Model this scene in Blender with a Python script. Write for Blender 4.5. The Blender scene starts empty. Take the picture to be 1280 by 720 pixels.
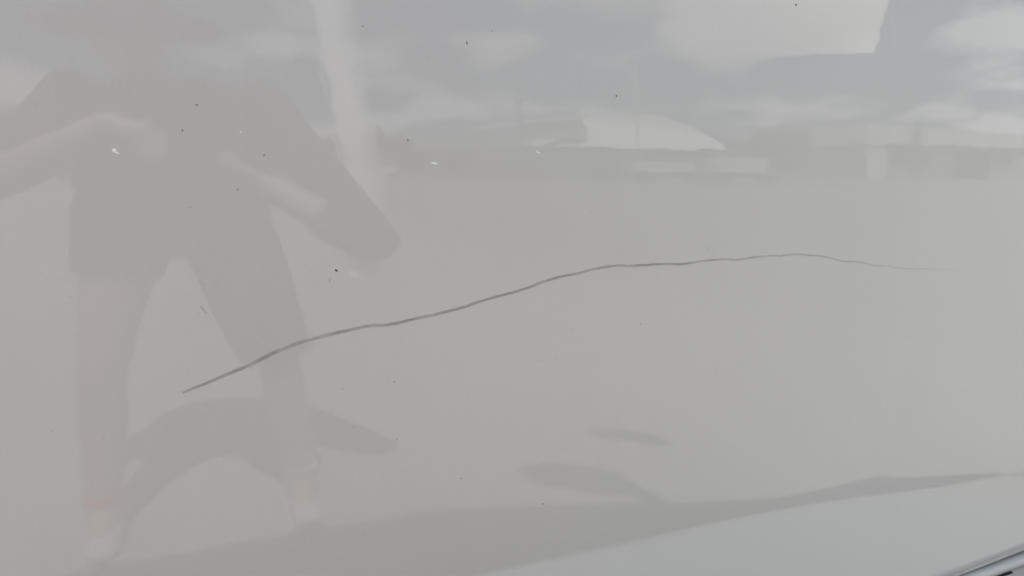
import bpy, bmesh, math, random
import numpy as np
from mathutils import Vector, Matrix, noise
random.seed(7)
SC = bpy.context.scene
COL = SC.collection
R = math.radians

# ------------------------------------------------------------------ camera
cam_d = bpy.data.cameras.new('camera'); cam = bpy.data.objects.new('camera', cam_d); COL.objects.link(cam)
cam.location = (0, -.95, 1.15); cam.rotation_euler = (R(90 - 8.6), 0, R(-23.3))
cam_d.sensor_width = 36; cam_d.lens = 930 / 1280 * 36; cam_d.clip_start = .01; cam_d.clip_end = 4000
SC.camera = cam

# ------------------------------------------------------------------ sky and sun (sun behind the van, so the painted side is in shade)
SUN = Vector((-.10, .31, 1.0)).normalized()
w = bpy.data.worlds.new('World'); SC.world = w; w.use_nodes = True
nt = w.node_tree; N = nt.nodes; L = nt.links
bg = N['Background']; bg.inputs['Strength'].default_value = .08
sky = N.new('ShaderNodeTexSky'); sky.sky_type = 'NISHITA'; sky.sun_disc = False
sky.sun_elevation = math.asin(SUN.z); sky.sun_rotation = math.atan2(SUN.x, SUN.y)
sky.dust_density = 1.5; sky.air_density = 1.0
tc = N.new('ShaderNodeTexCoord'); sep = N.new('ShaderNodeSeparateXYZ'); L.new(tc.outputs['Generated'], sep.inputs[0])
def wm(op, a, b=None):
    n = N.new('ShaderNodeMath'); n.operation = op
    for i, v in enumerate((a, b)):
        if v is None: continue
        if isinstance(v, (int, float)): n.inputs[i].default_value = v
        else: L.new(v, n.inputs[i])
    return n.outputs[0]
up = wm('ADD', wm('MAXIMUM', sep.outputs[2], 0.0), .34)
cx = wm('DIVIDE', sep.outputs[0], up); cy = wm('DIVIDE', sep.outputs[1], up)
cmb = N.new('ShaderNodeCombineXYZ'); L.new(cx, cmb.inputs[0]); L.new(cy, cmb.inputs[1]); cmb.inputs[2].default_value = 4.6
n1 = N.new('ShaderNodeTexNoise'); n1.inputs['Scale'].default_value = 2.8; n1.inputs['Detail'].default_value = 9; n1.inputs['Roughness'].default_value = .55
L.new(cmb.outputs[0], n1.inputs['Vector'])
cr = N.new('ShaderNodeValToRGB'); cr.color_ramp.elements[0].position = .50; cr.color_ramp.elements[1].position = .61
L.new(n1.outputs['Fac'], cr.inputs[0])
mx = N.new('ShaderNodeMix'); mx.data_type = 'RGBA'
L.new(wm('MULTIPLY', cr.outputs[0], .8), mx.inputs['Factor']); L.new(sky.outputs[0], mx.inputs['A']); mx.inputs['B'].default_value = (15.5, 15.5, 15.5, 1)
L.new(mx.outputs['Result'], bg.inputs['Color'])
sd = bpy.data.lights.new('sun', 'SUN'); sd.energy = 4.8; sd.angle = R(.8); sd.color = (1, .955, .89)
so = bpy.data.objects.new('sun', sd); COL.objects.link(so); so.rotation_euler = SUN.to_track_quat('Z', 'Y').to_euler()
vs = SC.view_settings
vs.view_transform = 'Standard'; vs.look = 'None'; vs.gamma = 1; vs.exposure = .76; vs.use_curve_mapping = False
SC.cycles.use_denoising = True
SC.cycles.max_bounces = 8; SC.cycles.caustics_reflective = False; SC.cycles.caustics_refractive = False

# ------------------------------------------------------------------ helpers
def mat(name, col, rough=.6, coat=0, var=0, scale=8, bump=0, bscale=40, metal=0, spec=.5, coat_rough=.02):
    m = bpy.data.materials.new(name); m.use_nodes = True
    t = m.node_tree; p = t.nodes['Principled BSDF']
    p.inputs['Base Color'].default_value = (*col, 1); p.inputs['Roughness'].default_value = rough
    p.inputs['Metallic'].default_value = metal; p.inputs['Specular IOR Level'].default_value = spec
    p.inputs['Coat Weight'].default_value = coat; p.inputs['Coat Roughness'].default_value = coat_rough
    c = t.nodes.new('ShaderNodeTexCoord')
    if var:
        n = t.nodes.new('ShaderNodeTexNoise'); n.inputs['Scale'].default_value = scale; n.inputs['Detail'].default_value = 6
        t.links.new(c.outputs['Object'], n.inputs['Vector'])
        q = t.nodes.new('ShaderNodeMix'); q.data_type = 'RGBA'
        q.inputs['A'].default_value = (*[max(0, v * (1 - var)) for v in col], 1); q.inputs['B'].default_value = (*[min(1, v * (1 + var)) for v in col], 1)
        t.links.new(n.outputs['Fac'], q.inputs['Factor']); t.links.new(q.outputs['Result'], p.inputs['Base Color'])
    if bump:
        n = t.nodes.new('ShaderNodeTexNoise'); n.inputs['Scale'].default_value = bscale; n.inputs['Detail'].default_value = 5
        t.links.new(c.outputs['Object'], n.inputs['Vector'])
        b = t.nodes.new('ShaderNodeBump'); b.inputs['Strength'].default_value = bump; b.inputs['Distance'].default_value = .01
        t.links.new(n.outputs['Fac'], b.inputs['Height']); t.links.new(b.outputs['Normal'], p.inputs['Normal'])
    return m

def link(name, me, m=None, parent=None, smooth=False):
    o = bpy.data.objects.new(name, me); COL.objects.link(o)
    if m and not me.materials: me.materials.append(m)
    if parent: o.parent = parent
    if smooth:
        for p in me.polygons: p.use_smooth = True
    return o
def from_bm(name, bm, m, parent=None, smooth=False):
    bmesh.ops.recalc_face_normals(bm, faces=bm.faces)
    me = bpy.data.meshes.new(name); bm.to_mesh(me); bm.free()
    return link(name, me, m, parent, smooth)
def tag(o, label=None, cat=None, group=None, kind=None):
    for k, v in (('label', label), ('category', cat), ('group', group), ('kind', kind)):
        if v: o[k] = v
    return o
def empty(name, loc, label, cat, group=None, rz=0):
    o = bpy.data.objects.new(name, None); COL.objects.link(o); o.location = loc; o.rotation_euler = (0, 0, rz)
    return tag(o, label, cat, group)
def box(bm, c, s, rz=0):
    r = bmesh.ops.create_cube(bm, size=1, matrix=Matrix.Translation(c) @ Matrix.Rotation(rz, 4, 'Z') @ Matrix.Diagonal((*s, 1)))
    return r['verts']
def bevel(bm, wd, seg=2):
    bmesh.ops.bevel(bm, geom=list(bm.edges), offset=wd, segments=seg, affect='EDGES', clamp_overlap=True)
def cyl(bm, a, b, r1, r2=None, n=12):
    a = Vector(a); b = Vector(b); d = b - a
    M = Matrix.Translation((a + b) / 2) @ d.to_track_quat('Z', 'Y').to_matrix().to_4x4()
    bmesh.ops.create_cone(bm, cap_ends=True, segments=n, radius1=r1, radius2=r1 if r2 is None else r2, depth=d.length, matrix=M)
def ball(bm, c, s, n=16):
    s = (s, s, s) if isinstance(s, (int, float)) else s
    bmesh.ops.create_uvsphere(bm, u_segments=n, v_segments=n // 2 + 2, radius=1, matrix=Matrix.Translation(c) @ Matrix.Diagonal((*s, 1)))

# ------------------------------------------------------------------ ground
def make_ground():
    m = bpy.data.materials.new('pale_concrete'); m.use_nodes = True
    t = m.node_tree; p = t.nodes['Principled BSDF']; p.inputs['Roughness'].default_value = .85
    c = t.nodes.new('ShaderNodeTexCoord')
    def nz(s, d):
        n = t.nodes.new('ShaderNodeTexNoise'); n.inputs['Scale'].default_value = s; n.inputs['Detail'].default_value = d
        t.links.new(c.outputs['Object'], n.inputs['Vector']); return n
    def mix(a, b, f):
        q = t.nodes.new('ShaderNodeMix'); q.data_type = 'RGBA'
        for k, v in (('A', a), ('B', b), ('Factor', f)):
            if isinstance(v, tuple): q.inputs[k].default_value = v
            else: t.links.new(v, q.inputs[k])
        return q.outputs['Result']
    base = mix((.32, .319, .298, 1), (.372, .371, .346, 1), nz(.35, 6).outputs['Fac'])
    sp = t.nodes.new('ShaderNodeSeparateXYZ'); t.links.new(c.outputs['Object'], sp.inputs[0])
    mr = t.nodes.new('ShaderNodeMapRange'); mr.interpolation_type = 'SMOOTHSTEP'
    mr.inputs['From Min'].default_value = .1; mr.inputs['From Max'].default_value = -1.1
    t.links.new(sp.outputs[0], mr.inputs['Value'])
    col = mix(base, (.395, .330, .29, 1), mr.outputs[0])          # yard turns browner towards the left
    m2 = t.nodes.new('ShaderNodeMapRange'); m2.interpolation_type = 'SMOOTHSTEP'          # yard darkened towards the shed to dim the panel's right side
    m2.inputs['From Min'].default_value = .9; m2.inputs['From Max'].default_value = 4.5
    t.links.new(sp.outputs[0], m2.inputs['Value'])
    col = mix(col, (.222, .215, .192, 1), m2.outputs[0])
    g = nz(60, 4); r = t.nodes.new('ShaderNodeValToRGB'); r.color_ramp.elements[0].position = .4; r.color_ramp.elements[1].position = .75
    t.links.new(g.outputs['Fac'], r.inputs[0])
    fm = t.nodes.new('ShaderNodeMath'); fm.operation = 'MULTIPLY'; fm.inputs[1].default_value = .35; t.links.new(r.outputs[0], fm.inputs[0])
    col = mix(col, (.25, .245, .235, 1), fm.outputs[0])
    t.links.new(col, p.inputs['Base Color'])
    b = t.nodes.new('ShaderNodeBump'); b.inputs['Strength'].default_value = .3; b.inputs['Distance'].default_value = .01
    t.links.new(g.outputs['Fac'], b.inputs['Height']); t.links.new(b.outputs['Normal'], p.inputs['Normal'])
    bm = bmesh.new(); bmesh.ops.create_grid(bm, x_segments=40, y_segments=40, size=900)
    tag(from_bm('ground', bm, m), kind='structure')
make_ground()

# ------------------------------------------------------------------ the van: side skin as a height field y(x, z), outside is -Y
RV = 3.7; ZC = 1.15; SEAM = .288
def sst(a, b, v):
    t = np.clip((v - a) / (b - a), 0, 1); return t * t * (3 - 2 * t)
def crease_z(x): return 0.55331 + x * (-0.05537 + x * (0.08866 + x * -0.05576))
def slope(x, z):
    base = (z - ZC) / RV
    zc = crease_z(x)
    wd = .02 + .10 * sst(1.30, 1.75, x); t = sst(-.45, .55, (zc - z) / wd)
    low = .115 - .10 * np.clip(zc - z, 0, .3)
    s = base * (1 - t) + low * t
    s = s - .55 * sst(SEAM + .032, SEAM + .008, z) 
    s = s * (z > SEAM - .004)
    s = s + .45 * sst(1.49, 1.53, z)
    return s
ZS = np.arange(.20, 1.64, .002)
XS = np.linspace(-2.4, 1.9, 216)
TAB = np.zeros((len(XS), len(ZS)))
for i, x in enumerate(XS):
    g = slope(x, ZS); y = np.concatenate(([0], np.cumsum((g[1:] + g[:-1]) / 2 * .002)))
    TAB[i] = y - np.interp(ZC, ZS, y)
def surf_y(x, z):
    f = (x - XS[0]) / (XS[1] - XS[0]); i = int(min(max(math.floor(f), 0), len(XS) - 2)); u = f - i
    return float(np.interp(z, ZS, TAB[i]) * (1 - u) + np.interp(z, ZS, TAB[i + 1]) * u)
def surf_p(x, z, off=0.0): return Vector((x, surf_y(x, z) - off, z))

def paint():
    m = mat('silver_paint', (.582, .575, .545), rough=.55, coat=1, coat_rough=.022, spec=.25)
    t = m.node_tree; p = t.nodes['Principled BSDF']; c = t.nodes.new('ShaderNodeTexCoord')
    p.inputs['Coat IOR'].default_value = 1.46
    def nz(s, d, sc=None):
        n = t.nodes.new('ShaderNodeTexNoise'); n.inputs['Scale'].default_value = s; n.inputs['Detail'].default_value = d
        if sc:
            mp = t.nodes.new('ShaderNodeMapping'); mp.inputs['Scale'].default_value = sc
            t.links.new(c.outputs['Object'], mp.inputs[0]); t.links.new(mp.outputs[0], n.inputs['Vector'])
        else: t.links.new(c.outputs['Object'], n.inputs['Vector'])
        return n.outputs['Fac']
    # a thin, uneven film of road dust and faint wash streaks
    q = t.nodes.new('ShaderNodeMix'); q.data_type = 'RGBA'
    q.inputs['A'].default_value = (.568, .560, .531, 1); q.inputs['B'].default_value = (.607, .598, .567, 1)
    a = t.nodes.new('ShaderNodeMath'); a.operation = 'ADD'
    s1 = t.nodes.new('ShaderNodeMath'); s1.operation = 'MULTIPLY'; s1.inputs[1].default_value = .6; t.links.new(nz(3.0, 7), s1.inputs[0])
    s2 = t.nodes.new('ShaderNodeMath'); s2.operation = 'MULTIPLY'; s2.inputs[1].default_value = .4; t.links.new(nz(9, 4, (2.5, 1, .35)), s2.inputs[0])
    t.links.new(s1.outputs[0], a.inputs[0]); t.links.new(s2.outputs[0], a.inputs[1]); t.links.new(a.outputs[0], q.inputs['Factor'])
    t.links.new(q.outputs['Result'], p.inputs['Base Color'])
    lk = p.inputs['Base Color'].links[0].from_socket       # settled dust: fine pale and dark grains
    for sc_, lo, hi, cc, am in ((260, .60, .72, (.68, .67, .64, 1), .30), (190, .66, .76, (.42, .41, .39, 1), .30)):
        rr = t.nodes.new('ShaderNodeMapRange'); rr.inputs['From Min'].default_value = lo; rr.inputs['From Max'].default_value = hi; rr.inputs['To Max'].default_value = am * .7
        t.links.new(nz(sc_, 2), rr.inputs['Value'])
        mm = t.nodes.new('ShaderNodeMix'); mm.data_type = 'RGBA'; mm.inputs['B'].default_value = cc
        t.links.new(rr.outputs[0], mm.inputs['Factor']); t.links.new(lk, mm.inputs['A']); lk = mm.outputs['Result']
    t.links.new(lk, p.inputs['Base Color'])
    b = t.nodes.new('ShaderNodeBump'); b.inputs['Strength'].default_value = .11; b.inputs['Distance'].default_value = .002
    t.links.new(nz(14, 2), b.inputs['Height']); t.links.new(b.outputs['Normal'], p.inputs['Coat Normal'])
    return m
PAINT = paint()
PAINT_B = mat('silver_body_paint', (.582, .575, .545), rough=.5, coat=1, var=.04, scale=3)
DARK = mat('painted_cavity_shade', (.012, .012, .012), rough=.8, var=.3, scale=20)  # near-black colour stands for the shade inside slot, seam and doorway
RUB = mat('black_rubber', (.02, .02, .02), rough=.75, var=.3, scale=30)
RIM = mat('grey_wheel_paint', (.45, .45, .46), rough=.35, metal=.6, var=.1)
GLASS = mat('tinted_glass', (.02, .022, .024), rough=.05, coat=1, spec=.6, var=.1)
PRIMER = mat('scraped_primer', (.37, .358, .34), rough=.8, var=.2, scale=220, spec=.2)
t_ = PRIMER.node_tree; p_ = t_.nodes['Principled BSDF']; a_ = t_.nodes.new('ShaderNodeAttribute'); a_.attribute_name = 'bare'   # where paint is left in the score
x_ = t_.nodes.new('ShaderNodeMix'); x_.data_type = 'RGBA'; x_.inputs['A'].default_value = (.60, .593, .562, 1)
t_.links.new(a_.outputs['Fac'], x_.inputs['Factor']); t_.links.new(p_.inputs['Base Color'].links[0].from_socket, x_.inputs['B']); t_.links.new(x_.outputs['Result'], p_.inputs['Base Color'])
GRIT2 = mat('grey_grit', (.19, .185, .175), rough=.9, var=.4, scale=300)
GRIT = mat('dark_dirt', (.075, .072, .066), rough=.9, var=.4, scale=300)
SMUT = mat('grey_smut', (.50, .49, .47), rough=.85, var=.15, scale=300)
CHIPW = mat('white_chip_glint', (.95, .95, .94), rough=.5, var=.08, scale=400)  # chip colour raised near white so it carries the glint

van = empty('silver_van', (0, 0, 0), 'silver grey van side with a long curved scratch across its glossy panel', 'van')

def side_panel():
    xs = np.concatenate((np.linspace(-2.4, -.35, 40), np.linspace(-.34, 1.75, 330), np.linspace(1.76, 1.9, 6)))
    zs = np.concatenate((np.linspace(SEAM, .34, 34), np.linspace(.342, .60, 130), np.linspace(.605, 1.48, 130), np.linspace(1.485, 1.53, 20)))
    V = []; F = []
    for x in xs:
        i = min(max(int((x - XS[0]) / (XS[1] - XS[0])), 0), len(XS) - 2); u = (x - XS[i]) / (XS[1] - XS[0])
        row = TAB[i] * (1 - u) + TAB[i + 1] * u
        for z, y in zip(zs, np.interp(zs, ZS, row)): V.append((x, y, z))
    nz = len(zs); nx = len(xs)
    for i in range(nx - 1):
        for j in range(nz - 1): F.append((i * nz + j, (i + 1) * nz + j, (i + 1) * nz + j + 1, i * nz + j + 1))
    # rolled hem along the bottom edge
    k = len(V)
    for i in range(nx):
        x, y, z = V[i * nz]
        V += [(x, y + .0022, z - .0016), (x, y + .006, z - .001), (x, y + .022, z + .004)]
    for i in range(nx - 1):
        a = i * nz; b = (i + 1) * nz; c = k + i * 3; d = k + (i + 1) * 3
        F += [(a, c, d, b), (c, c + 1, d + 1, d), (c + 1, c + 2, d + 2, d + 1)]
    me = bpy.data.meshes.new('side_panel'); me.from_pydata(V, [], F); me.validate()
    return link('side_panel', me, PAINT, van, True)
PANEL = side_panel()

def ribbon(name, pts, wfun, m, prof, parent, step=.0025):
    """a score along pts (x, z) on the skin: prof = [(across -1..1, height m)]"""
    P = [Vector((a, b)) for a, b in pts]; out = []
    for i in range(len(P) - 1):                        # Catmull-Rom
        p0 = P[max(i - 1, 0)]; p1 = P[i]; p2 = P[i + 1]; p3 = P[min(i + 2, len(P) - 1)]
        n = max(2, int((p2 - p1).length / step))
        for k in range(n):
            t = k / n
            out.append(.5 * (2 * p1 + (p2 - p0) * t + (2 * p0 - 5 * p1 + 4 * p2 - p3) * t * t + (3 * p1 - p0 - 3 * p2 + p3) * t ** 3))
    out.append(P[-1]); n = len(out); V = []; F = []; q = len(prof)
    for i, p in enumerate(out):
        d = (out[min(i + 1, n - 1)] - out[max(i - 1, 0)]).normalized(); nr = Vector((-d.y, d.x))
        s = i / (n - 1); wd = wfun(s); p = p + nr * .0005 * noise.noise(Vector((i * .13, 2.2, 9.1)))
        for k, (a, hgt) in enumerate(prof):
            jit = 1 + .28 * noise.noise(Vector((i * .33, k * 3.1, 0))) if abs(a) > .5 else 1
            c = p + nr * a * wd / 2 * jit
            V.append(surf_p(c.x, c.y, hgt))
    for i in range(n - 1):
        for k in range(q - 1): F.append((i * q + k, (i + 1) * q + k, (i + 1) * q + k + 1, i * q + k + 1))
    me = bpy.data.meshes.new(name); me.from_pydata(V, [], F); me.validate()
    at = me.attributes.new('bare', 'FLOAT', 'POINT'); vals = []
    for i in range(n):
        s = i / (n - 1); b = float(np.interp(s, [0, .03, .45, .68, .82, .93, 1], [.6, 1, .95, .8, .5, .25, .05]))
        b *= .86 + .5 * noise.noise(Vector((i * .11, 7.7, 0))) * (1 if s < .5 else 1.4)
        vals += [max(0, min(1, b * (1 if abs(a) < .9 else .55))) for a, _ in prof]
    at.data.foreach_set('value', vals)
    return link(name, me, m, parent)
SCR = [(-0.0217, 0.8896), (0.0076, 0.8995), (0.0309, 0.9077), (0.0527, 0.9153), (0.074, 0.9245), (0.0886, 0.9304), (0.1083, 0.9369), (0.1333, 0.9431), (0.1586, 0.9478), (0.1844, 0.9515), (0.2108, 0.9547), (0.2322, 0.954), (0.254, 0.9567), (0.2706, 0.9598), (0.2986, 0.9632), (0.3158, 0.9664), (0.3389, 0.9704), (0.3625, 0.9767), (0.3864, 0.9819), (0.4107, 0.9861), (0.4354, 0.9921), (0.4605, 0.9994), (0.4925, 1.0058), (0.5121, 1.0077), (0.5386, 1.0129), (0.5793, 1.0169), (0.6003, 1.0153), (0.6215, 1.0152), (0.6649, 1.0153), (0.7022, 1.0135), (0.7401, 1.0169), (0.7792, 1.0177), (0.8033, 1.0153), (0.8356, 1.0178), (0.8771, 1.0193), (0.8943, 1.0176), (0.9113, 1.0189), (0.9374, 1.0191), (0.9553, 1.0167), (0.9916, 1.0131), (1.0198, 1.007), (1.041, 1.0018), (1.0676, 1.0006), (1.0911, 0.9967), (1.1113, 0.9914), (1.1472, 0.989), (1.1722, 0.9841), (1.2096, 0.9808), (1.2521, 0.9779), (1.3292, 0.9717)]
def scr_w(s):
    a = np.interp(s, [0, .02, .08, .2, .35, .5, .62, .75, .86, .93, 1], [.0028, .0040, .0048, .0045, .0040, .0036, .0030, .0024, .0021, .0016, .0010])
    return float(a * (1 + .22 * noise.noise(Vector((s * 60, 1.3, 4)))))
SCRATCH = ribbon('scratch', SCR, scr_w, PRIMER, [(-1, .00002), (-.8, .00022), (-.45, .0001), (0, .00006), (.45, .0001), (.8, .00022), (1, .00002)], PANEL)

def blob(name, x, z, sx, sz, ang, m, h=.0006, parent=None):
    n = random.randint(9, 13); rings = [(1.0, .0), (.75, .7), (.3, 1.0)]; V = []; F = []
    ph = random.random() * 50
    for r, hh in rings:
        for k in range(n):
            a = 2 * math.pi * k / n; rr = r * (1 + .45 * noise.noise(Vector((math.cos(a) * 1.3 + ph, math.sin(a) * 1.3, ph))))
            u = math.cos(a) * rr * sx / 2; v = math.sin(a) * rr * sz / 2
            V.append(surf_p(x + u * math.cos(ang) - v * math.sin(ang), z + u * math.sin(ang) + v * math.cos(ang), hh * h + .00003))
    V.append(surf_p(x, z, h * 1.05))
    for q in range(2):
        for k in range(n): F.append((q * n + k, q * n + (k + 1) % n, (q + 1) * n + (k + 1) % n, (q + 1) * n + k))
    for k in range(n): F.append((2 * n + k, 2 * n + (k + 1) % n, 3 * n))
    me = bpy.data.meshes.new(name); me.from_pydata(V, [], F)
    return link(name, me, m, parent or PANEL)
for x, z, sx, sz, ang in [   # specks of dirt stuck on the paint (metres)
    (.3465, 1.3219, .0017, .0042, .1), (.9062, 1.419, .0030, .0046, -.4), (.0142, 1.2305, .0028, .0016, -.7), (-.0028, 1.2012, .0022, .0018, 0),
    (.0533, 1.1334, .0018, .0018, .3), (.0852, 1.1741, .002, .0017, .8), (.2099, 1.333, .0017, .0017, 0), (.3822, 1.3399, .0012, .0018, 0),
    (.2633, 1.1952, .0016, .0034, .1), (.5735, 1.2633, .0018, .0036, -.2), (.1662, 1.0304, .0044, .0026, -.7), (.2402, .8741, .0022, .0017, .4),
    (.1713, .8716, .0014, .0012, 0), (.3402, .7134, .0022, .0018, 0), (.6281, .9226, .0018, .0014, 0), (.4767, .6454, .0026, .0018, -.5),
    (.1842, .816, .002, .001, .2), (.2434, .7898, .0022, .0014, .2), (.0004, 1.1134, .0012, .0012, 0)]:
    blob('dirt_speck', x, z, sx, sz, ang, GRIT if sx * sz > 5.5e-6 or x > .4 else GRIT2)
for x, z, sx, sz, ang in [   # paler smudges
    (.1578, 1.0184, .0022, .0072, -.2), (.4853, .8836, .0044, .0018, 0), (.4552, .8817, .002, .0052, 0), (.5333, 1.0964, .0034, .0026, 0),
    (.3366, 1.0744, .0016, .0034, 0), (.3898, .5478, .004, .0018, .3), (.7455, 1.0369, .003, .0036, 0), (.0081, .9896, .0030, .0125, .55),
    (-.1606, .8599, .002, .002, 0), (1.4136, .7209, .016, .0016, -.1), (.058, .9128, .003, .0022, .2), (.098, .9325, .0034, .0026, .1)]:
    blob('smut_mark', x, z, sx, sz, ang, SMUT, .00025)
for x, z, sx, sz, ang in [(-.0737, 1.1778, .0044, .0042, .3), (-.0715, 1.1752, .0056, .0020, -.3), (.0604, 1.2008, .0026, .0018, .2), (.4492, 1.1812, .0075, .0016, 0), (.447, 1.1828, .002, .004, 0), (.2982, 1.1659, .010, .0022, -.15)]:
    blob('paint_chip', x, z, sx, sz, ang, CHIPW, .0004)

def sill():
    # rocker cover below the panel: a rounded profile swept along X, with a near-black block painting the drain slot's shade
    y0 = surf_y(1.6, SEAM); Z = SEAM - .0078
    prof = [(.05, -.002), (.010, -.0005), (.003, -.0012), (-.003, -.005), (-.006, -.011), (-.0065, -.018),
            (-.004, -.024), (.001, -.030), (.004, -.04), (.006, -.055), (.012, -.10), (.06, -.13)]
    xs = np.linspace(-2.3, 1.88, 60); V = []; F = []; q = len(prof)
    for x in xs:
        for y, z in prof: V.append((x, surf_y(x, SEAM) * .5 + y0 * .5 + y, Z + z))
    for i in range(len(xs) - 1):
        for k in range(q - 1): F.append((i * q + k, (i + 1) * q + k, (i + 1) * q + k + 1, i * q + k + 1))
    me = bpy.data.meshes.new('side_sill'); me.from_pydata(V, [], F)
    s = link('side_sill', me, PAINT_B, van, True)
    bm = bmesh.new()
    box(bm, (1.648, y0 + .003, Z - .0315), (.075, .012, .0044)); bevel(bm, .002, 2)
    from_bm('drain_slot_shade', bm, DARK, s)
    bm = bmesh.new(); box(bm, (-.2, y0 + .07, SEAM), (4.1, .05, .10)); from_bm('seam_backing', bm, DARK, van)
sill()

# rest of the van: it stands round the panel, shades it and throws the shadow on the yard
def body():
    def ext(name, poly, y0, y1, m, top_in=0):
        bm = bmesh.new(); zm = max(p[1] for p in poly); zl = min(p[1] for p in poly)
        A = [bm.verts.new((x, y0 + top_in * (z - zl) / (zm - zl), z)) for x, z in poly]
        B = [bm.verts.new((x, y1 - top_in * (z - zl) / (zm - zl), z)) for x, z in poly]
        bm.faces.new(A); bm.faces.new(B[::-1])
        for i in range(len(poly)): bm.faces.new((A[i], A[(i + 1) % len(poly)], B[(i + 1) % len(poly)], B[i]))
        bmesh.ops.recalc_face_normals(bm, faces=bm.faces)
        bevel(bm, .03, 3)
        return from_bm(name, bm, m, van)
    ext('body_shell', [(-2.7, .30), (1.9, .30), (1.9, 1.515), (-2.7, 1.515)], .17, 1.80, PAINT_B)
    ext('bonnet', [(1.86, .30), (3.1, .38), (3.15, .85), (2.9, .90), (2.6, 1.0), (2.35, 1.18), (2.1, 1.36), (1.86, 1.525)], .03, 1.9, PAINT_B)
    ext('cabin_roof', [(-2.7, 1.48), (1.62, 1.48), (1.22, 1.80), (.38, 2.62), (.12, 2.69), (-2.6, 2.71)], .04, 1.90, PAINT_B, .03)
    def pane(pts, name='window'):
        bm = bmesh.new(); vs = [bm.verts.new(p) for p in pts]; f = bm.faces.new(vs)
        r = bmesh.ops.extrude_face_region(bm, geom=[f]); bmesh.ops.translate(bm, verts=[v for v in r['geom'] if isinstance(v, bmesh.types.BMVert)], vec=(0, .004, 0))
        return from_bm(name, bm, GLASS, van)
    def yy(z): return .04 + .03 * (z - 1.48) / 1.21 - .006
    for a, b, c, d in ((-2.5, -1.3, -1.3, -2.5), (-1.2, -.2, -.2, -1.2), (-.1, .86, .50, -.1)):
        pane([(a, yy(1.75), 1.75), (b - (.12 if b > .5 else 0), yy(1.75), 1.75), (c, yy(2.25), 2.25), (d, yy(2.25), 2.25)])
    for x in (2.35, -1.75):
        for side, y in ((0, .22), (1, 1.69)):
            bm = bmesh.new(); cyl(bm, (x, y - .11, .33), (x, y + .11, .33), .33, n=40); bevel(bm, .02, 2)
            t = from_bm('wheel', bm, RUB, van)
            bm = bmesh.new(); sgn = -1 if side == 0 else 1
            cyl(bm, (x, y + sgn * .10, .33), (x, y + sgn * .118, .33), .21, n=32)
            for k in range(5):
                a = 2 * math.pi * k / 5; box(bm, (x + .11 * math.cos(a), y + sgn * .122, .33 + .11 * math.sin(a)), (.03, .012, .03))
            from_bm('rim', bm, RIM, t)
    bm = bmesh.new(); box(bm, (.875, -.23, 1.77), (.38, .16, .12), .70); bevel(bm, .05, 3)
    mr = from_bm('wing_mirror', bm, RUB, van)
    cyl_b = bmesh.new(); cyl(cyl_b, (1.10, .07, 1.64), (.99, -.13, 1.74), .035); cyl(cyl_b, (.90, -.2, 1.78), (1.16, -.46, 1.80), .005); from_bm('mirror_arm', cyl_b, RUB, mr)
    bm = bmesh.new(); box(bm, (1.19, -.45, 1.80), (.29, .10, .05), .75); bevel(bm, .04, 3); from_bm('shadow_blob_slab', bm, RUB, mr)  # unseen slab added on the arm to cast the detached shadow blob
body()

# ------------------------------------------------------------------ the photographer, seen mirrored in the paint
SKIN = mat('skin', (.50, .33, .25), rough=.55, var=.08, scale=6)
TEE = mat('charcoal_cloth', (.035, .037, .042), rough=.9, var=.2, scale=12, bump=.3, bscale=25)
SHORT = mat('dark_shorts_cloth', (.05, .05, .052), rough=.9, var=.2, scale=12, bump=.3, bscale=25)
HATM = mat('dark_hat_felt', (.045, .04, .042), rough=.95, var=.2)
SHOE = mat('white_shoe_leather', (.50, .50, .50), rough=.6, var=.06)
SOLE = mat('pale_sole_rubber', (.55, .54, .5), rough=.8, var=.05)
REDM = mat('red_sock_trim', (.6, .06, .07), rough=.9, var=.1)
EYE = mat('dark_eye', (.02, .015, .012), rough=.2, var=.1)
PHN = mat('black_phone_glass', (.01, .01, .011), rough=.15, var=.2, coat=1)
def remeshed(name, bm, m, parent, vox, it=3):
    me = bpy.data.meshes.new(name); bm.to_mesh(me); bm.free()
    o = bpy.data.objects.new(name, me); COL.objects.link(o)
    r = o.modifiers.new('r', 'REMESH'); r.mode = 'VOXEL'; r.voxel_size = vox
    s = o.modifiers.new('s', 'SMOOTH'); s.iterations = it; s.factor = .5
    dg = bpy.context.evaluated_depsgraph_get()
    me2 = bpy.data.meshes.new_from_object(o.evaluated_get(dg)); me2.name = name
    bpy.data.objects.remove(o); me2.materials.clear()
    return link(name, me2, m, parent, True)
def chain(bm, pts, n=14):
    for i, (p, r) in enumerate(pts):
        ball(bm, p, r, n)
        if i: 
            a, ra = pts[i - 1]; cyl(bm, a, p, ra, r, n)
P0 = Vector((-.03, -1.0, 0))
man = empty('person', P0, 'photographer in dark hat, dark tee and shorts holding a phone, mirrored in the paint', 'person')
def rel(p): return Vector(p) - P0
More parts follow.
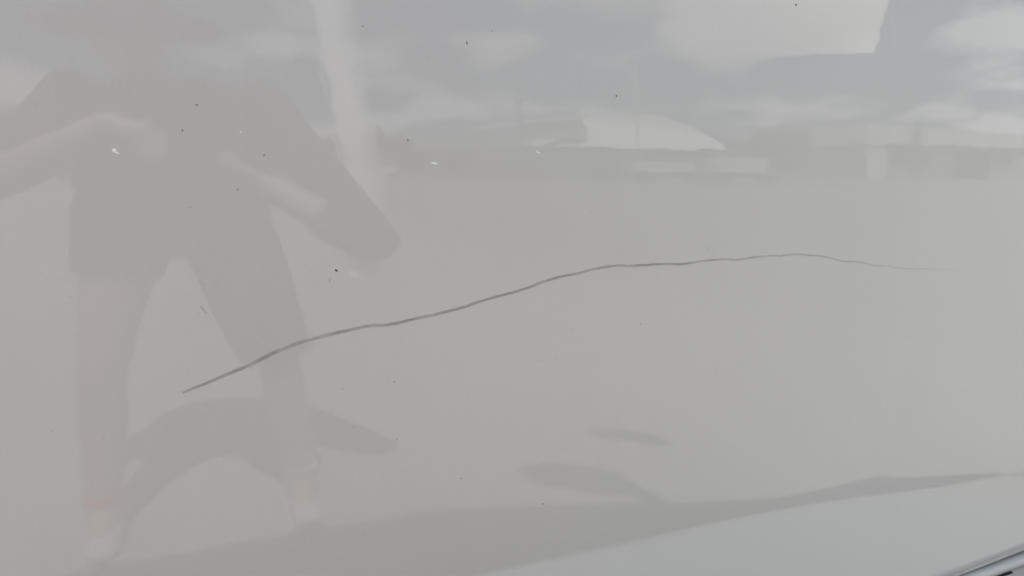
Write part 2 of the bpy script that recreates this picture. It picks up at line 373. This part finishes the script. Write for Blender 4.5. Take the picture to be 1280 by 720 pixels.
def person():
    HIP = [(-.15, -1.16, 1.0), (.075, -1.16, 1.0)]
    KNEE = [(-.222, -1.01, .53), (.195, -1.02, .53)]; ANK = [(-.246, -.95, .09), (.24, -.94, .09)]
    SH = [(-.255, -1.22, 1.41), (.185, -1.22, 1.41)]; EL = [(-.42, -1.09, 1.12), (.43, -.94, .94)]
    WR = [(-.165, -1.03, 1.30), (.155, -1.06, 1.13)]
    B = bmesh.new()
    # trunk
    for c, s in (((-.035, -1.17, 1.0), (.19, .12, .13)), ((-.035, -1.19, 1.14), (.19, .12, .16)), ((-.035, -1.21, 1.29), (.20, .12, .17)), ((-.035, -1.22, 1.40), (.18, .09, .08))):
        ball(B, rel(c), s, 24)
    chain(B, [(rel((-.05, -1.22, 1.42)), .062), (rel((-.10, -1.20, 1.50)), .055)])
    ball(B, rel((-.115, -1.185, 1.575)), (.077, .098, .115), 24); ball(B, rel((-.115, -1.14, 1.51)), (.055, .065, .055), 18)
    ball(B, rel((-.115, -1.082, 1.555)), (.014, .022, .024), 10)
    for sx in (-1, 1): ball(B, rel((-.115 + sx * .078, -1.195, 1.56)), (.012, .022, .033), 10)
    for i in (0, 1):
        chain(B, [(rel(HIP[i]), .095), (rel(Vector(HIP[i]).lerp(Vector(KNEE[i]), .4)), .082), (rel(KNEE[i]), .057)])
        cf = Vector(KNEE[i]).lerp(Vector(ANK[i]), .35) + Vector((0, -.02, 0))
        chain(B, [(rel(KNEE[i]), .057), (rel(cf), .058), (rel(ANK[i]), .037), (rel(Vector(ANK[i]) + Vector((0, .11, -.045))), .035)])
        chain(B, [(rel(SH[i]), .06), (rel(Vector(SH[i]).lerp(Vector(EL[i]), .5)), .05), (rel(EL[i]), .042)])
        chain(B, [(rel(EL[i]), .05), (rel(Vector(EL[i]).lerp(Vector(WR[i]), .3)), .056), (rel(WR[i]), .034)])
        sg = -1 if i == 0 else 1
        palm = Vector((-.082, -1.0, 1.262)) if i == 0 else Vector((.098, -1.0, 1.165)); W = Vector(WR[i])
        chain(B, [(rel(W), .034), (rel(W.lerp(palm, .5)), .034), (rel(palm), .028)])
        ball(B, rel(palm + Vector((0, -.004, .02))), (.02, .03, .035), 12); ball(B, rel(palm + Vector((0, -.004, -.02))), (.02, .03, .032), 12)
        for k, (dz, ln) in enumerate(((.040, .95), (.019, 1.05), (-.003, 1.0), (-.025, .8))):       # fingers curl round the phone's end
            if i == 0:   # this hand reaches down over the phone's top edge
                k0 = palm + Vector((dz * .75, .01, -.012 + abs(dz) * .1)); k1 = k0 + Vector((.002, .008, -.028 * ln)); k2 = k1 + Vector((.001, .004, -.022 * ln)); k3 = k2 + Vector((0, -.003, -.016 * ln))
            else:
                k0 = palm + Vector((0, .012, dz)); k1 = k0 + Vector((sg * .004, .034 * ln, .001)); k2 = k1 + Vector((-sg * .016 * ln, .012, 0)); k3 = k2 + Vector((-sg * .014 * ln, -.006, 0))
            chain(B, [(rel(k0), .0098), (rel(k1), .0088), (rel(k2), .008), (rel(k3), .007)], 10)
        t0 = palm + Vector((-sg * .004, -.022, -.012)); t1 = t0 + Vector((-sg * .022, -.012, .018)); t2 = t1 + Vector((-sg * .024, .010, .016))
        chain(B, [(rel(t0), .014), (rel(t1), .011), (rel(t2), .009)], 10)
    remeshed('body', B, SKIN, man, .0055, 4)
    # tee with sleeves to the elbow
    T = bmesh.new()
    for c, s in (((-.035, -1.17, 1.04), (.24, .145, .12)), ((-.035, -1.19, 1.15), (.235, .14, .17)), ((-.035, -1.21, 1.30), (.235, .14, .16)), ((-.035, -1.22, 1.395), (.215, .11, .085))):
        ball(T, rel(c), s, 24)
    for i in (0, 1):
        e = Vector(SH[i]).lerp(Vector(EL[i]), .72 if i == 0 else .97)
        if i: ball(T, rel(EL[i]), .07); cyl(T, rel(EL[i]), rel(Vector(EL[i]).lerp(Vector(WR[i]), .45)), .07, .066, 16)
        ball(T, rel(SH[i]), .076); cyl(T, rel(SH[i]), rel(e), .076, .066, 16)
    remeshed('t_shirt', T, TEE, man, .008, 4)
    S = bmesh.new()
    ball(S, rel((-.037, -1.165, 1.02)), (.235, .14, .10), 24)
    for i, hem in ((0, .30), (1, .93)):
        h = Vector(HIP[i]); k = Vector(KNEE[i]); e = h.lerp(k, .35 if i == 0 else .98)
        ball(S, rel(h), .125); cyl(S, rel(h), rel(e), .125, .105 if i == 0 else .098, 18)
    remeshed('shorts', S, SHORT, man, .008, 4)
    # wide brimmed hat
    H = bmesh.new(); c = rel((-.115, -1.195, 1.63))
    cyl(H, c + Vector((0, 0, -.012)), c + Vector((0, 0, .0)), .225, .218, 40); cyl(H, c, c + Vector((0, 0, .085)), .10, .085, 32); ball(H, c + Vector((0, 0, .08)), (.088, .095, .035), 24)
    hat = remeshed('sun_hat', H, HATM, man, .006, 3)
    for sx in (-1, 1):
        E_ = bmesh.new(); ball(E_, rel((-.115 + sx * .031, -1.094, 1.575)), (.013, .01, .008), 10); from_bm('eye', E_, EYE, man, True)
    M_ = bmesh.new(); ball(M_, rel((-.115, -1.077, 1.51)), (.022, .006, .006), 10); from_bm('mouth', M_, REDM, man, True)
    for i in (0, 1):
        a = Vector(ANK[i]); F_ = bmesh.new()
        ball(F_, rel(a + Vector((0, -.02, -.04))), (.044, .055, .05), 14); ball(F_, rel(a + Vector((0, .08, -.05))), (.047, .09, .04), 14); ball(F_, rel(a + Vector((0, .15, -.057))), (.045, .06, .032), 14)
        cyl(F_, rel(a + Vector((0, -.005, -.04))), rel(a + Vector((0, -.005, .03))), .048, .044, 16)
        sh = remeshed('shoe', F_, SHOE, man, .006, 2)
        G = bmesh.new(); v = box(G, rel(a + Vector((0, .065, -.079))), (.095, .28, .022)); bevel(G, .01, 2); from_bm('sole', G, SOLE, sh)
        if i == 0:
            G = bmesh.new(); cyl(G, rel(a + Vector((0, -.005, .03))), rel(a + Vector((0, -.004, .052))), .046, .044, 16); from_bm('sock', G, REDM, sh)
        else:
            G = bmesh.new(); cyl(G, rel(a + Vector((0, -.005, .03))), rel(a + Vector((0, -.004, .06))), .046, .044, 16); from_bm('sock', G, SHOE, sh)
person()
ph = empty('mobile_phone', (0, -.95, 1.15), 'dark phone held sideways at chest height by the photographer', 'phone')
ph.rotation_euler = (R(-8.6), 0, R(-23.3))
bm = bmesh.new(); box(bm, (.02, -.0085, 0), (.158, .009, .076)); bevel(bm, .003, 2); from_bm('casing', bm, PHN, ph)
bm = bmesh.new(); box(bm, (.02, -.0136, 0), (.148, .0008, .068)); from_bm('screen', bm, GLASS, ph)

# ------------------------------------------------------------------ the yard behind the camera, also seen only mirrored
WHITE = mat('white_sheet_metal', (.78, .78, .76), rough=.5, var=.05, scale=.4)
WALLM = mat('grey_block_wall', (.22, .22, .215), rough=.85, var=.15, scale=.5)
POLE = mat('galvanised_pole', (.30, .31, .31), rough=.5, metal=.5, var=.1)
BARK = mat('bark', (.10, .08, .06), rough=.9, var=.3)
LEAF = mat('dusty_leaves', (.075, .095, .05), rough=.7, var=.4, scale=1.2)
STREAKM = mat('streak_pole_white', (.85, .85, .85), rough=.8, var=.03)
# low shed with a wide white hipped roof
shed = empty('metal_shed', (88, -140, 0), 'long grey shed under a wide white sheet metal roof across the yard', 'shed')
bm = bmesh.new(); box(bm, (0, -8, 4.9), (73, 15, 9.8)); from_bm('wall', bm, WALLM, shed)
bm = bmesh.new()
q = [bm.verts.new(p) for p in ((-17, .4, 9.9), (27, .4, 10.1), (30.5, -10, 15.6), (17.4, -12, 22.8), (-4.4, -12, 21.2), (-17, -24, 9.9), (27, -24, 10.1))]
for f in ((0, 1, 2, 3, 4), (1, 6, 2), (2, 6, 5, 4, 3), (0, 4, 5), (0, 5, 6, 1)): bm.faces.new([q[i] for i in f])
from_bm('roof', bm, WHITE, shed)
def slab(name, pts, y0, y1, m, parent):
    bm = bmesh.new(); A = [bm.verts.new((x, y0, z)) for x, z in pts]; B = [bm.verts.new((x, y1, z)) for x, z in pts]
    bm.faces.new(A); bm.faces.new(B[::-1])
    for i in range(len(pts)): bm.faces.new((A[i], A[(i + 1) % len(pts)], B[(i + 1) % len(pts)], B[i]))
    return from_bm(name, bm, m, parent)
for x in (-34, -23, -12):
    bm = bmesh.new(); cyl(bm, (x, 0, 0), (x, 0, 15 + (x + 34) * .18), .3, n=8); from_bm('post', bm, WALLM, shed)
slab('infill_sheet', [(-25, 12.5), (-10.6, 12.5), (-10.6, 19.0), (-25, 16.4)], .3, .1, mat('pale_weathered_sheet', (.5, .5, .49), .7, var=.15, scale=.3), shed)
slab('lean_to_roof', [(-35.5, 14.4), (-9.8, 19.15), (-9.8, 20.3), (-35.5, 15.4)], 1.2, -7, WHITE, shed)
for x in (-26, -6, 10, 24):
    bm = bmesh.new(); box(bm, (x, -.45, 3.2), (9, .3, 6.4)); from_bm('shutter_door', bm, mat('grey_shutter', (.11, .11, .115), .6, var=.1), shed)
# white flat roofed building with dark opening
b2 = empty('workshop', (125.6, -110, 0), 'flat roofed workshop with deep white parapet and dark doorway at the yard edge', 'building')
bm = bmesh.new(); box(bm, (40, -8, 5.5), (79, 15, 11)); from_bm('wall', bm, mat('grey_render', (.34, .34, .33), .8, var=.1, scale=.2), b2)
slab('parapet', [(0, 10.6), (80, 10.0), (80, 14.0), (0, 16.4)], .4, -15, WHITE, b2)
bm = bmesh.new(); box(bm, (32, -.4, 4.3), (11, .4, 8.6)); from_bm('doorway_shade', bm, DARK, b2)  # near-black slab on the wall draws the open doorway's shade
for x, wd in ((2.4, 4.6), (53, 7)):
    bm = bmesh.new(); box(bm, (x, -.35, 5.3), (wd, .5, 10.55)); from_bm('pillar', bm, WHITE, b2)
for x in (9, 17, 43):
    bm = bmesh.new(); box(bm, (x, -.42, 6.5), (4.5, .3, 4)); from_bm('window', bm, GLASS, b2)
gp = empty('gate_post', (137.6, -108, 0), 'dark tall gate post in front of the workshop parapet', 'post')
bm = bmesh.new(); cyl(bm, (0, 0, 0), (0, 0, 17.6), .75, .6, 10); from_bm('shaft', bm, WALLM, gp)
bm = bmesh.new(); box(bm, (0, 0, .4), (2.2, 2.2, .8)); bevel(bm, .05, 1); from_bm('footing', bm, WALLM, gp)
def truck(x, y, lg, h, label):
    c = empty('box_truck', (x, y, 0), label, 'truck', 'white trucks parked across the yard')
    bm = bmesh.new(); box(bm, (0, 0, (h + 1.5) / 2), (lg, 2.4, h - 1.5)); bevel(bm, .06, 1); from_bm('cargo_box', bm, WHITE, c)
    bm = bmesh.new(); box(bm, (.6, 0, 1.15), (lg + 1.0, 1.0, .5)); from_bm('chassis', bm, RUB, c)
    bm = bmesh.new(); vv = box(bm, (lg / 2 + .95, 0, 1.75), (1.7, 2.1, 1.9))
    for v in vv:
        if v.co.z > 2 and v.co.x > lg / 2 + 1: v.co.x -= .5
    bevel(bm, .08, 2); from_bm('cab', bm, WALLM, c)
    for sx in (-lg * .3, lg / 2 + .9):
        for sy in (-.95, .95):
            bm = bmesh.new(); cyl(bm, (sx, sy - .13, .48), (sx, sy + .13, .48), .48, n=20); from_bm('wheel', bm, RUB, c)
truck(42, -60, 5.8, 2.9, 'low white truck in front of the shed, the one nearer the tall pole')
truck(51, -60, 6.0, 3.75, 'taller white box truck in front of the shed, the one nearer the workshop')
# trees
def tree(x, y, h, wd, label, seed):
    rnd = random.Random(seed)
    t = empty('tree', (x, y, 0), label, 'tree', 'trees along the yard edge')
    bm = bmesh.new(); cyl(bm, (0, 0, 0), (.1, 0, h * .5), .45, .25, 8)
    for k in range(5):
        a = rnd.random() * 6.28; cyl(bm, (.05, 0, h * (.25 + .05 * k)), (math.cos(a) * wd * .35, math.sin(a) * wd * .35, h * (.5 + .07 * k)), .09, .03, 6)
    from_bm('trunk', bm, BARK, t)
    bm = bmesh.new(); cl = [(rnd.uniform(-.5, .5) * wd, rnd.uniform(-.5, .5) * wd, h * rnd.uniform(.3, .88), wd * rnd.uniform(.14, .28)) for _ in range(16)]
    for k in range(2200):
        cx_, cy_, cz_, r = rnd.choice(cl); d = Vector((rnd.gauss(0, 1), rnd.gauss(0, 1), rnd.gauss(0, .8))).normalized() * r * rnd.random() ** .4
        c = Vector((cx_, cy_, cz_)) + d; s = rnd.uniform(.3, .75)
        u = Vector((rnd.gauss(0, 1), rnd.gauss(0, 1), rnd.gauss(0, 1))).normalized(); v = u.orthogonal().normalized()
        bm.faces.new([bm.verts.new(c + p) for p in (u * s, v * s * .6, -u * s, -v * s * .6)])
    from_bm('crown', bm, LEAF, t)
for i, (x, y, h, wd, lb) in enumerate([(40, -152, 14, 20, 'broad tree just left of the shed in the mirror image'), (26, -155, 12, 18, 'lower tree left of the broad one, above the added light banner'), (128, -152, 19, 24, 'tall tree touching the far end of the shed'),
        (146, -156, 20, 26, 'tallest tree, midway between shed and workshop'), (163, -158, 19, 24, 'tree close behind the near corner of the workshop'), (6, -158, 15, 22, 'tree directly behind the photographer'), (-22, -160, 17, 26, 'wide tree well left of the photographer'), (-60, -160, 18, 28, 'farthest tree along the yard edge'), (112, -160, 17, 20, 'tree rising behind the far end of the shed roof')]):
    tree(x, y, h, wd, lb, 40 + i)
# pole
pl = empty('light_mast', (33.7, -75, 0), 'thin grey light mast standing before the shed', 'light mast')
bm = bmesh.new(); cyl(bm, (0, 0, 0), (0, 0, 19.5), .28, .13, 10); from_bm('post', bm, POLE, pl)
bm = bmesh.new(); box(bm, (0, .35, 19.4), (.5, 1.6, .25)); from_bm('lamp_head', bm, POLE, pl)
# sheer strip added to stand in for a bounced-sunlight banner
fl = empty('light_streak_strip', (1.36, -5.0, 0), 'added tall light banner on a thin pole behind the photographer', 'streak')
def streak():
    V = []; F = []; A = []; n = 48; ctr = [(.22, 4.7, .60), (.144, 3.74, .563), (.065, 2.7, .503), (.028, 1.84, .437), (-.008, .87, .357), (-.014, .32, .236), (-.01, .2, .08)]
    zs = [c[1] for c in ctr][::-1]; K = 16
    for i in range(n + 1):
        z = .2 + (4.7 - .2) * i / n; x = np.interp(z, zs, [c[0] for c in ctr][::-1]); wd = np.interp(z, zs, [c[2] for c in ctr][::-1])
        for k in range(K + 1):
            u = k / K - .5; V.append((x - .03 + u * wd * .86, .012 * math.sin(u * 3 + z * 1.2) - .65 * max(0, z - .8), z))
            e = min(1, (k / K) / .16) * min(1, ((1 - k / K) / .5)) ** .7          # weave fades towards both sides, giving the streak a light-like falloff
            A.append(e * float(np.interp(z, [.2, 1.2, 2.2, 3.0], [.45, .7, 1.0, 1.0])))
    for i in range(n):
        for k in range(K): a = i * (K + 1) + k; F.append((a, a + 1, a + K + 2, a + K + 1))
    me = bpy.data.meshes.new('light_shape'); me.from_pydata(V, [], F)
    at = me.attributes.new('soft_alpha', 'FLOAT', 'POINT'); at.data.foreach_set('value', A)
    m = mat('bounced_sun_white', (.93, .93, .93), rough=.8, var=.03); t = m.node_tree  # see-through white for the added sunlight shapes
    an = t.nodes.new('ShaderNodeAttribute'); an.attribute_name = 'soft_alpha'; t.links.new(an.outputs['Fac'], t.nodes['Principled BSDF'].inputs['Alpha'])
    link('light_shape', me, m, fl, True)
    bm = bmesh.new(); pts = [(-.15, 0, 0), (-.17, 0, .7), (-.20, -.80, 2), (-.20, -1.45, 3), (-.08, -2.55, 4.7)]
    for a, b in zip(pts, pts[1:]): cyl(bm, a, b, .006, .005, 8)
    from_bm('pole', bm, STREAKM, fl)
    bm = bmesh.new(); cyl(bm, (-.15, 0, 0), (-.15, 0, .05), .05, .02, 12); from_bm('base', bm, WHITE, fl)
streak()
# tilted sheet put in to imitate a reflected-sun sail
sl = empty('light_patch_sheet', (40, -40.2, 0), 'added bright light sail stretched between thin poles high over the yard', 'shade sail')
def patch():
    P = [Vector((-13.5, 0, 12.4)), Vector((8.0, 0, 15.0)), Vector((20.5, -8, 26)), Vector((-1.2, -8, 26))]
    V = []; F = []; n = 16
    for i in range(n + 1):
        for j in range(n + 1):
            u = i / n; v = j / n; p = P[0].lerp(P[1], u).lerp(P[3].lerp(P[2], u), v); V.append(p + Vector((0, 1.5 * math.sin(math.pi * u) * math.sin(math.pi * v), -.4 * math.sin(math.pi * u) * (1 - v))))
    for i in range(n):
        for j in range(n): a = i * (n + 1) + j; F.append((a, a + 1, a + n + 2, a + n + 1))
    me = bpy.data.meshes.new('light_shape'); me.from_pydata(V, [], F)
    at = me.attributes.new('soft_alpha', 'FLOAT', 'POINT')  # alpha drops at left and bottom so the patch fades like light
    at.data.foreach_set('value', [min(1, .25 + .75 * min(1, (i / n) / .45)) * (.35 + .65 * min(1, (j / n + .25 * (i / n)) / .30)) for i in range(n + 1) for j in range(n + 1)])
    link('light_shape', me, bpy.data.materials['bounced_sun_white'], sl, True)
    for p in P:
        bm = bmesh.new(); cyl(bm, (p.x, p.y - .02, 0), (p.x, p.y - .02, p.z + .1), .06, n=10); from_bm('pole', bm, WHITE, sl)
patch()
